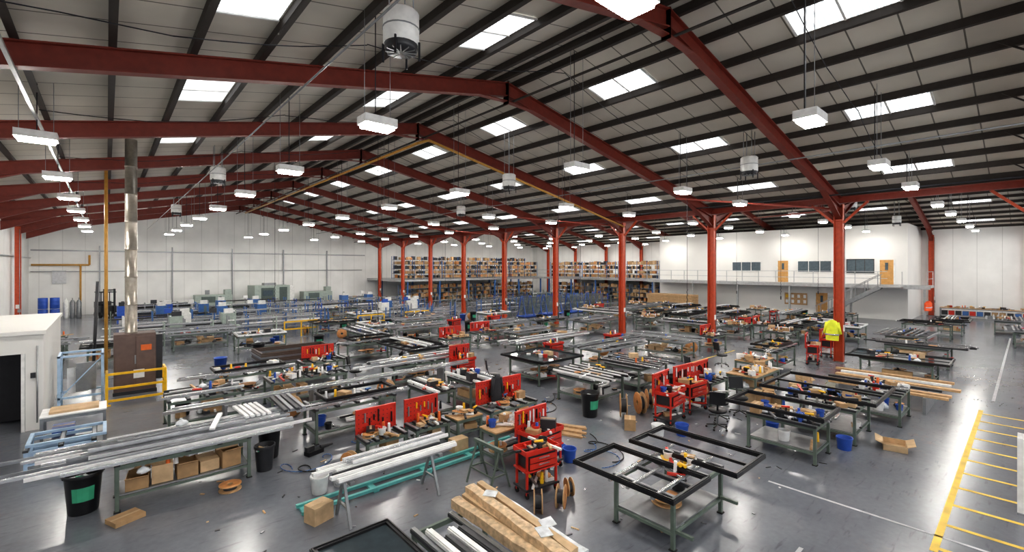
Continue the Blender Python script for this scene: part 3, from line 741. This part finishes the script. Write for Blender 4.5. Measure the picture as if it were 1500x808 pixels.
def f(b):
    for y in (-1.1, 1.1): b.box(0, y, .25, 3.0, .08, .5, "steel_grey")
    for i, x in enumerate((-1.3, -.9, -.3, .2, .8, 1.3)): b.box(x, (i % 3-1)*.12, .54, [.14, .2, .14, .25, .14, .2][i], 3.0+.3*(i % 2), .07, ["wood", "wood", "charcoal", "wood", "white_pvc", "wood"][i], .02*(i % 3-1))
mk("timber_profiles_on_trestles", f, (19.9, 3.2, 0))
FB("assembly_workbench", 23.2, 3.4, 1.6, 2.2, 66, 'glass')
FB("assembly_workbench", 27.9, 3.4, 1.6, 2.2, 67, 'profy')
FB("assembly_workbench", 22.2, 7.6, 2.2, 1.2, 68, 'mix')
wb("storage_bench", 27.2, -.9, 2.4, 1.0, .9, 69, None, 0, 30, "wood")
mk("tool_trolley", lambda b: cart(b, random.Random(70), 1.0, .5), (24.3, 6.6, 0), .2)
mk("tool_trolley", lambda b: cart(b, random.Random(71), 1.0, .5), (26.8, 6.6, 0), 0)
def f(b):
    n = 14; prof = [(.03, .03, 1.9), (.16, .1, 1.84), (.24, .12, 1.65), (.26, .13, 1.2), (.27, .12, .95)]
    base = len(b.v)
    for k, (rx, ry, z) in enumerate(prof):
        for i in range(n): a = 2*math.pi*i/n; w = 1+.1*math.sin(4*a+k); b.v.append((rx*w*math.cos(a), ry*w*math.sin(a), z))
    for k in range(4):
        for i in range(n): b.face([base+k*n+i, base+k*n+(i+1) % n, base+(k+1)*n+(i+1) % n, base+(k+1)*n+i], "hi_yellow", True)
    b.lathe([(.28, 1.2), (.285, 1.2), (.285, 1.27), (.28, 1.27)], "alu", 14)
    for s in (-1, 1): b.cyl((s*.2, 0, 1.78), (s*.32, -.02, 1.25), .08, .06, "hi_yellow", 8)
mk("hi_vis_jacket", f, (25.12, 6.05, .1), 1.57, 0)
def f(b):
    for i in range(5): b.box(i*.09, 0, .7, .06, 1.3, 1.35, "white_pvc", 0, .0); b.box(i*.09, .0, .02, .08, 1.3, .04, "alu")
mk("white_panel_stack", f, (12.3, -.5, 0), .0)

wb("tool_bench", 6.3, 18.4, 1.6, .8, .8, 81, 1.2, 0, 16)
wb("tool_bench", 13.4, 19.6, 1.5, .8, .8, 83, 1.3, 0, 16)
wb("tool_bench", 15.8, 20.2, 1.5, .8, .8, 84, 1.3, 0, 16)
wb("tool_bench", 24.2, 11.2, 1.5, .8, .8, 85, 1.1, 0, 16)
wb("tool_bench", 31.0, 11.2, 1.2, .7, .8, 87, 1.0, 0, 16)
mk("blue_tub", lambda b: bucket(b, 0, 0, 0, .3, .5, "blue"), (22.5, 16.0, 0))

# ---------------------------------------------------------------- floor markings
b = MB(); b.box(15, 1.0, .003, 10.6, .1, .004, "mark_yellow")
for i in range(11): b.box(9.85+i*1.0, -.2, .003, .09, 2.3, .004, "mark_yellow")
b.box(15, -1.4, .003, 10.6, .1, .004, "mark_yellow"); b.build("floor_marking_hatching")
b = MB(); b.box(10.3, 1.8, .003, .06, 3.6, .004, "mark_white"); b.box(5.8, 3.0, .003, .07, 2.0, .004, "mark_white"); b.box(1.6, 6.6, .003, .07, 1.0, .004, "mark_white")
b.box(7, 2.4, .003, 2.5, .06, .004, "mark_white"); b.box(22, 10.4, .003, 6, .08, .004, "mark_yellow"); b.box(32, .8, .003, 20, .08, .004, "mark_white")
b.box(5.3, 6.6, .003, .5, .05, .004, "mark_white"); b.box(5.4, 11.1, .003, .06, .6, .004, "mark_white")
b.build("floor_marking_lines")
rr = random.Random(9); b = MB()
for i in range(420):
    x, y = rr.uniform(1, 22), rr.uniform(3, 17)
    b.box(x, y, .008, rr.uniform(.02, .16), rr.uniform(.02, .04), .01, rr.choice(["white_pvc", "cardboard_light", "wood", "charcoal", "charcoal", "alu_dark", "alu"]), rr.uniform(0, 3))
b.build("floor_scrap_offcuts")

# ---------------------------------------------------------------- FILL
kinds = ['frame', 'jig', 'long', 'profy', 'mix', 'clut', 'long', 'jig', 'prof', 'long', 'jig', 'glass', 'whiteframe', 'long', 'jig', 'frame']
wmesh = []
for i, kd in enumerate(kinds):
    b = MB(); fr_bench([2.3, 2.0, 2.7, 2.5][i % 4], [1.2, 1.0, 1.3, 1.4, 1.1][i % 5], 100+i, kd)(b); wmesh.append(b.mesh("workbench"))
def prack(b, r, L=5.5, levels=3, col="blue_steel"):
    for x in (-L/2+.4, 0, L/2-.4):
        for s in (-1, 1): b.box(x, s*.35, .65, .07, .07, 1.3, col)
        for k in range(levels): b.box(x, 0, .25+k*.42, .06, .75, .06, col)
    for k in range(levels): profs(b, L, 8, .6, .28+k*.42, r.choice([["alu", "charcoal"], ["white_pvc", "alu"], ["black", "bronze", "alu"], ["alu", "alu_dark"], ["alu_dark", "alu", "white_pvc"]]), r)
rmesh = []
for i in range(6):
    b = MB(); prack(b, random.Random(200+i), 5.4, 3 if i % 2 else 2, ["blue_steel", "machine_green", "steel_grey", "blue", "bench_green", "blue_steel"][i]); rmesh.append(b.mesh("profile_storage_rack"))
def saw(b, r, col, col2):
    b.box(0, 0, .45, 4.0, .7, .1, col)
    for x in (-1.8, -.6, .6, 1.8): b.box(x, 0, .22, .12, .5, .44, col)
    b.box(0, 0, .8, 3.9, .25, .12, "alu"); b.box(0, 0, .62, 3.6, .2, .3, "charcoal"); b.box(-1.5, 0, .95, .7, .8, .8, col); b.box(1.3, .0, .95, .7, .8, .8, col)
    b.box(-1.5, -.3, 1.5, .5, .2, .3, col2); b.box(1.3, -.3, 1.5, .5, .3, .3, "white_paint"); b.cyl((-1.5, 0, 1.3), (-1.5, 0, 1.7), .12, .1, "charcoal", 10)
    b.box(.4, -.45, .85, .05, .05, 1.7, "steel_grey"); b.box(.4, -.5, 1.6, .4, .1, .3, col2)
smesh = []
for c1, c2 in (("machine_green", "charcoal"), ("blue_steel", "white_paint"), ("white_paint", "blue"), ("blue", "charcoal")):
    b = MB(); saw(b, R, c1, c2); smesh.append(b.mesh("profile_saw_machine"))
cmesh = []
for i in range(3):
    b = MB(); cart(b, random.Random(300+i), .9, .5, i == 0); cmesh.append(b.mesh("tool_trolley"))
bm_ = MB(); bin_(bm_); binm = bm_.mesh("waste_bin")
blb = MB(); bucket(blb, 0, 0, 0, .25, .5, "blue"); bluem = blb.mesh("blue_tub")
sb = MB(); spool(sb, 0, 0, 0, .3, .2); spm = sb.mesh("cable_reel")
chb = MB(); office_chair(chb); chm = chb.mesh("office_chair")
b = MB()
for x in (-1, 0, 1):
    for s in (-1, 1): b.bar((x, s*.5, .15), (x, s*.08, 1.9), .06, .06, "blue")
b.box(0, 0, .12, 2.3, 1.1, .08, "blue")
for s in (-1, 1): b.bar((-1.1, s*.32, 1.05), (1.1, s*.32, 1.05), .03, 1.4, "glass_pane")
for x in (-1, 1): b.box(x, 0, .05, .1, .8, .1, "rubber")
am = b.mesh("glass_a_frame_rack")
def f(b):
    bench(b, 2.4, 1.2, .5)
    for i in range(6): wframe(b, .02*(i % 3), 0, .54+i*.075, 2.9, 1.6, "bronze" if i % 3 else "alu_dark", .08, None)
mk("bronze_frame_stack", f, (6.0, 21.0, 0))
RES = [(-4.6, 21, 52.6, 58), (43.4, 45.2, 22, 27.6), (45, 49, 4.5, 12.4), (26.2, 49, 47.6, 58), (49, 56, 6.6, 48), (10.3, 20.5, -1.6, 1.2), (52.5, 56, -4, 6)]
OCC += RES
def rot(): return R.choice([0, 0, 0, 0, 1.5708])+R.uniform(-.05, .05)
for iy, y in enumerate((19.0, 21.7, 24.4, 27.1, 29.8)):
    e = 4.2+(iy % 2)*1.5
    while e < 24.6:
        put("workbench", R.choice(wmesh), e, y, rot(), 10, .5)
        if R.random() < .15: put("tool_trolley", R.choice(cmesh), e+.2, y+1.3, R.uniform(-.3, .3), 3, .4)
        if R.random() < .3: put("waste_bin", binm, e+1.6, y+1, 0, 4, .5)
        if R.random() < .2: put("blue_tub", bluem, e-1.5, y+1.2, 0, 4, .5)
        if R.random() < .25: put("cable_reel", spm, e-1, y+1.2, R.choice([0, .6, 1.2]), 4, .5)
        e += 3.3
for e, y in ((17.2, 12.5), (20.6, 12.6), (23.0, 13.6), (17, 15.9), (20.4, 15.8), (23.6, 16.4), (11.8, 16.2), (14.6, 16.6), (18.8, 10.1), (21.6, 10.2), (17.3, 9.6)):
    put("workbench", R.choice(wmesh), e, y, rot(), 14, .7)
for e, y in ((10.8, 18.2), (16.2, 14.4), (20.4, 14.1), (11, 14.6)): put("tool_trolley", R.choice(cmesh), e, y, 0, 6, .6)
for e, y in ((16, 12), (10.8, 17), (19, 14), (22, 12), (6.8, 14.8), (3.6, 14.8)): put("cable_reel", spm, e, y, .6, 8, .7)
for e, y in ((10.9, 12.5), (16.5, 8.2), (7.0, 17.2), (21, 9)): put("office_chair", chm, e, y, 1.0, 8, .6)
for iy, y in enumerate((32.5, 34, 35.7, 37.4, 39.1, 40.8, 42.5, 44.2, 45.9, 47.6, 49.3, 51)):
    e = 2.5+(iy % 3)*1.1
    while e < 23.5:
        t = R.random()
        if t < .66: put("profile_storage_rack", R.choice(rmesh), e, y, 0, 3, .12)
        elif t < .9: put("profile_saw_machine", R.choice(smesh), e, y, 0, 3, .12)
        else: put("workbench", R.choice(wmesh), e, y, 0, 3, .15)
        e += 5.7
for e, y in ((-2.5, 30), (-2.5, 33), (-1.9, 37), (-1.8, 44), (0.5, 28), (1.5, 31)): put("profile_storage_rack" if y > 36 else "workbench", R.choice(rmesh if y > 36 else wmesh[:2]+wmesh[3:6]), e, y, 0, 4, .1)
b = MB()
for x in (-1, 0, 1): b.box(x, 0, .5, .07, .07, 1.0, "yellow")
for z in (.5, .97): b.box(0, 0, z, 2.0, .06, .08, "yellow")
gm = b.mesh("yellow_safety_barrier")
for e, y in ((9, 31.3), (12, 31.3), (14.5, 31.3), (18, 31.3)): put("yellow_safety_barrier", gm, e, y, 0, 8, .4)
for iy, y in enumerate((9.5, 12.2, 14.9, 17.6, 20.3, 23, 25.7)):
    e = 28.2+(iy % 2)*1.4
    while e < 45:
        put("workbench", R.choice(wmesh), e, y, rot(), 10, .5)
        if R.random() < .16: put("tool_trolley", R.choice(cmesh), e+.3, y+1.3, R.uniform(-.3, .3), 3, .3)
        if R.random() < .2: put("waste_bin", binm, e+1.6, y+.9, 0, 3, .3)
        e += 3.4
for e, y in ((31.5, 4.2), (35, 4.5), (38.5, 4), (42, 3.4), (38.5, .2), (33.5, 7), (45.5, 1), (42, -.5), (49, 1)): put("workbench", R.choice(wmesh), e, y, rot(), 4, .3)
for e in (28, 31, 34, 37): put("glass_a_frame_rack", am, e, 29.4, 0, 3, .2)
for iy, y in enumerate((31.5, 33.5, 35.5, 38, 40.5, 43)):
    for e in (29.6, 35.8, 42): put("profile_storage_rack", R.choice(rmesh), e, y, 0, 3, .2)
def f(b):
    for k in range(6): b.box(0, 0, .22+k*.25, 5, 1.4, .23, "cardboard")
    b.box(0, 0, .05, 5, 1.2, .1, "wood")
mk("cardboard_sheet_stack", f, (44.3, 24.8, 0), 1.5708)

# ---------------------------------------------------------------- MEZZANINE OFFICES
b = MB(); b.box(52.6, 17.8, 4.0, 7.2, 22.4, 8.0, "office_white"); b.build("wall_office_block")
def panel(y, z, w, h, mt, frame="white_paint", x=49):
    global k
    k += 1
    b = MB(); b.box(x-.02, y, z, .04, w, h, mt)
    for s in (-1, 1): b.box(x-.04, y+s*w/2, z, .06, .06, h+.06, frame); b.box(x-.04, y, z+s*h/2, .06, w, .06, frame)
    if w > 1.5:
        for i in (1, 2): b.box(x-.04, y-w/2+w*i/3, z, .05, .05, h, frame)
    b.build("window_%d" % k)
panel(19.2, 4.45, 2.8, .95, "window_glass"); panel(13.2, 4.45, 2.7, 1.05, "window_glass"); panel(9.75, 4.5, 1.9, 1.15, "window_glass", "charcoal")
def door(name, y, z0):
    b = MB(); b.box(48.97, y, z0+1.02, .05, .9, 2.04, "door_orange"); b.box(48.93, y, z0+1.5, .02, .2, .6, "window_glass"); b.cyl((48.9, y+.35, z0+1), (48.9, y+.35, z0+1.15), .02, .02, "alu", 6)
    for s in (-1, 1): b.box(48.96, y+s*.49, z0+1.04, .07, .07, 2.1, "white_paint")
    b.build(name)
door("door_2", 15.8, 2.97); door("door_3", 7.95, 2.97); door("door_4", 12.6, 0)
def f(b):
    b.box(0, 0, 0, .03, 1.9, 1.1, "wood")
    rr = random.Random(4)
    for i in range(8): b.box(-.02, -.75+.5*(i % 4), .25-.5*(i//4), .01, .22, .3, rr.choice(["white_pvc", "white_pvc", "yellow"]))
mk("notice_board", f, (48.93, 14.7, 1.4))
b = MB()
b.box(47.7, 17.0, 2.88, 2.6, 24, .18, "galv"); b.box(46.4, 17.0, 2.85, .08, 24.1, .3, "galv")
for i in range(6):
    y = 5.3+i*4.6; b.box(46.6, y, 1.4, .14, .14, 2.8, "galv")
b.build("floor_mezzanine_balcony")
b = MB()
for i in range(17):
    y = 5.1+i*1.5
    if y < 29.2: b.box(46.45, y, 3.5, .05, .05, 1.1, "galv")
for z in (3.5, 4.05): b.box(46.45, 18.3, z, .045, 21.6, .045, "galv")
b.box(47.6, 5.05, 4.05, 2.3, .045, .045, "galv"); b.box(47.6, 5.05, 3.5, 2.3, .045, .045, "galv"); b.box(48.7, 5.05, 3.5, .05, .05, 1.1, "galv")
b.build("balcony_railing")
b = MB()
n = 16
for i in range(n):
    y = 8.0+i*.25; z = 2.85-(i+.5)*2.85/n; b.box(45.8, y, z, 1.0, .28, .04, "galv")
for x in (45.28, 46.32):
    b.bar((x, 7.8, 2.85), (x, 12.1, .1), .06, .3, "steel_grey")
    b.bar((x, 7.8, 3.85), (x, 12.1, 1.1), .05, .05, "steel_grey")
    for i in range(6): b.box(x, 7.9+i*.82, 2.85-.52*i+.45, .045, .045, 1.0, "steel_grey")
b.box(45.9, 7.2, 2.87, 1.2, 1.4, .1, "galv"); b.build("steel_staircase")
def vest(b, col):
    b.box(0, 0, -.35, .42, .12, .6, col); b.box(0, -.065, -.4, .42, .01, .06, "alu")
    for s in (-1, 1): b.bar((s*.12, 0, -.08), (s*.05, 0, .05), .1, .08, col)
b = MB(); vest(b, "hi_orange"); vm = b.mesh("hi_vis_vest")
inst("hi_vis_vest", vm, (46.35, 5.1, 1.75), -.7); inst("hi_vis_vest", vm, (46.95, 5.1, 1.75), -.7)
# ---------------------------------------------------------------- stock mezzanine
b = MB()
b.box(37.4, 53.0, 2.8, 23.4, 9.8, .25, "galv"); b.box(52.5, 38.6, 2.8, 7.3, 19, .25, "galv")
for i in range(6):
    for y in (48.3, 55): b.box(26.4+i*4.4, y, 1.35, .16, .16, 2.7, "blue_steel")
for i in range(5): b.box(49.1, 30+i*4.3, 1.35, .16, .16, 2.7, "blue_steel")
for z in (3.45, 3.95): b.box(37.4, 48.2, z, 23.2, .05, .05, "galv"); b.box(48.95, 38.6, z, .05, 19, .05, "galv")
b.build("floor_stock_mezzanine")
def stockrack(L, H, seed, dens=.85):
    r = random.Random(seed); b = MB(); nb = max(1, int(L/1.2)); lv = max(3, int(H/.5))
    for i in range(nb+1):
        x = -L/2+L*i/nb
        for s in (-1, 1): b.box(x, s*.28, H/2, .05, .05, H, "blue_steel")
    for kk in range(lv):
        z = .1+kk*H/lv; b.box(0, 0, z, L, .6, .04, "steel_grey")
        x = -L/2+.15
        while x < L/2-.2:
            w = r.uniform(.18, .42)
            if r.random() < dens: cbox(b, x+w/2, r.uniform(-.06, 0), z+.02, w*.95, .45, H/lv*r.uniform(.45, .85), r.choice(["cardboard", "cardboard_light", "cardboard", "charcoal", "charcoal", "cardboard", "wood", "reel_orange"]))
            x += w
    return b
for i in range(4):
    stockrack(5.2, 2.2, 400+i).build("stock_shelving", (29+i*5.6, 49.3, 2.93))
    stockrack(5.2, 2.8, 410+i).build("stock_shelving", (29+i*5.6, 52, 2.93))
for i in range(3): stockrack(5.6, 2.2, 420+i).build("stock_shelving", (49.7, 32.4+i*6, 2.93), -1.5708)
for i in range(3): stockrack(5.6, 2.2, 430+i, .7).build("stock_shelving", (50.2, 32.4+i*6, 0), -1.5708)
for i in range(4): stockrack(5.2, 2.2, 440+i, .8).build("stock_shelving", (29+i*5.6, 50.3, 0))
# ---------------------------------------------------------------- far left wall objects
def f(b):
    for kk in range(2):
        for x in (-.35, .35): b.lathe([(0, .02+kk*.95), (.3, kk*.95), (.3, .3+kk*.95), (.31, .32+kk*.95), (.3, .34+kk*.95), (.3, .62+kk*.95), (.31, .64+kk*.95), (.3, .66+kk*.95), (.3, .9+kk*.95), (0, .92+kk*.95)], "blue", 16, (x, 0, 0))
mk("blue_drum_stack", f, (-3.6, 54, 0))
def f(b):
    for i, x in enumerate((-.4, 0, .4)):
        b.lathe([(.0, 0), (.17, .02), (.18, .08), (.18, 1.35), (.1, 1.55), (.04, 1.6), (.04, 1.75), (0, 1.76)], "steel_grey" if i else "white_paint", 14, (x, 0, 0))
mk("gas_cylinders", f, (-2.2, 54.5, 0))
def f(b):
    for s in (-1, 1): b.box(s*.35, -.6, 1.25, .12, .15, 2.5, "dark")
    for z in (.4, 1.3, 2.4): b.box(0, -.6, z, .7, .1, .1, "dark")
    b.box(0, .3, .65, 1.1, 1.5, .7, "charcoal"); b.box(0, .9, 1.1, 1.1, .4, .5, "charcoal")
    for x in (-.5, .5):
        for y in (-.3, .8): b.cyl((x-.08, y, .25), (x+.08, y, .25), .25, .25, "rubber", 14)
        b.box(x*.4, -1.3, .1, .12, 1.2, .05, "dark"); b.box(x*.95, .9, 1.6, .06, .06, 1.2, "dark"); b.box(x*.95, -.3, 1.6, .06, .06, 1.2, "dark")
    b.box(0, .3, 2.2, 1.1, 1.4, .06, "dark"); b.box(0, .3, 1.15, .5, .5, .15, "black")
mk("forklift_truck", f, (.0, 53.8, 0), .3)
def f(b):
    b.box(0, 0, 1.3, 3.6, 2.2, 2.2, "machine_green"); b.box(0, 0, .1, 3.4, 2, .2, "charcoal")
    b.box(-.5, -1.12, 1.4, 1.3, .04, 1.5, "machine_dark"); b.box(1.1, -1.12, 1.4, .8, .04, 1.6, "machine_dark"); b.box(-.5, -1.15, 1.6, 1.0, .03, .6, "window_glass")
    b.box(2.1, -.4, 1.3, .6, .8, 1.9, "white_paint"); b.box(0, 0, 2.5, 1.2, .8, .3, "steel_grey"); b.box(2.1, -.4, .2, .5, .6, .4, "charcoal")
mk("cnc_machining_centre", f, (13.4, 55.6, 0), .1)
def f(b):
    b.box(0, 0, .9, 3.2, 1.6, 1.3, "machine_green"); b.box(0, 0, .15, 3, 1.4, .3, "charcoal"); b.box(-.5, -.82, 1.1, 1.2, .04, .6, "machine_dark"); b.box(1.3, 0, 1.8, .6, .8, .5, "machine_green")
mk("profile_milling_machine", f, (8.2, 55.8, 0), 0)
mk("profile_milling_machine", f, (18.5, 55.8, 0), 0)
def f(b):
    b.box(0, 0, .06, 2.2, 1.2, .12, "wood"); b.box(0, 0, .5, 2.1, 1.1, .76, "black"); b.box(0, 0, .9, 1.6, .8, .06, "plastic_film")
for e in (2.5, 5.2): mk("wrapped_pallet", f, (e, 55.8, 0))
r_ = random.Random(77)
def f(b):
    bench(b, 8, .8, .9, "steel_grey", True, 9, "wood"); clutter(b, -3.8, 3.8, -.3, .3, .93, 70, r_)
    for i in range(18): cbox(b, -3.7+i*.43, 0, .31, .35, .5, .35, r_.choice(["cardboard", "red", "charcoal", "blue_steel"]))
mk("wall_workbench", f, (54.6, 1.2, 0), -1.5708, 0)
def f(b):
    for i in range(6): b.cyl((i*.25, 0, 0), (i*.25+.8*(i % 3-1), .6, 3.6+.2*i), .03, .03, ["wood", "steel_grey", "pipe_ochre"][i % 3], 6)
mk("leaning_pipes", f, (54.8, -3.5, 0), -1.2, 0)

# ---------------------------------------------------------------- world, camera, view
w = bpy.data.worlds.new("world"); S.world = w; w.use_nodes = True
w.node_tree.nodes["Background"].inputs[0].default_value = (.92, .95, 1, 1); w.node_tree.nodes["Background"].inputs[1].default_value = 1.2
cam = bpy.data.cameras.new("camera"); co = bpy.data.objects.new("camera", cam); bpy.context.collection.objects.link(co)
co.location = (0, 0, CAMH); co.rotation_euler = (math.pi/2, 0, -math.radians(41.5))
cam.sensor_width = 36; cam.lens = 36*671/1500; cam.shift_y = -14/1500; cam.clip_start = .05; cam.clip_end = 300
S.camera = co
S.view_settings.view_transform = 'Standard'
try: S.view_settings.look = 'Medium High Contrast'
except Exception as ex: print("look", ex)
S.view_settings.exposure = .38
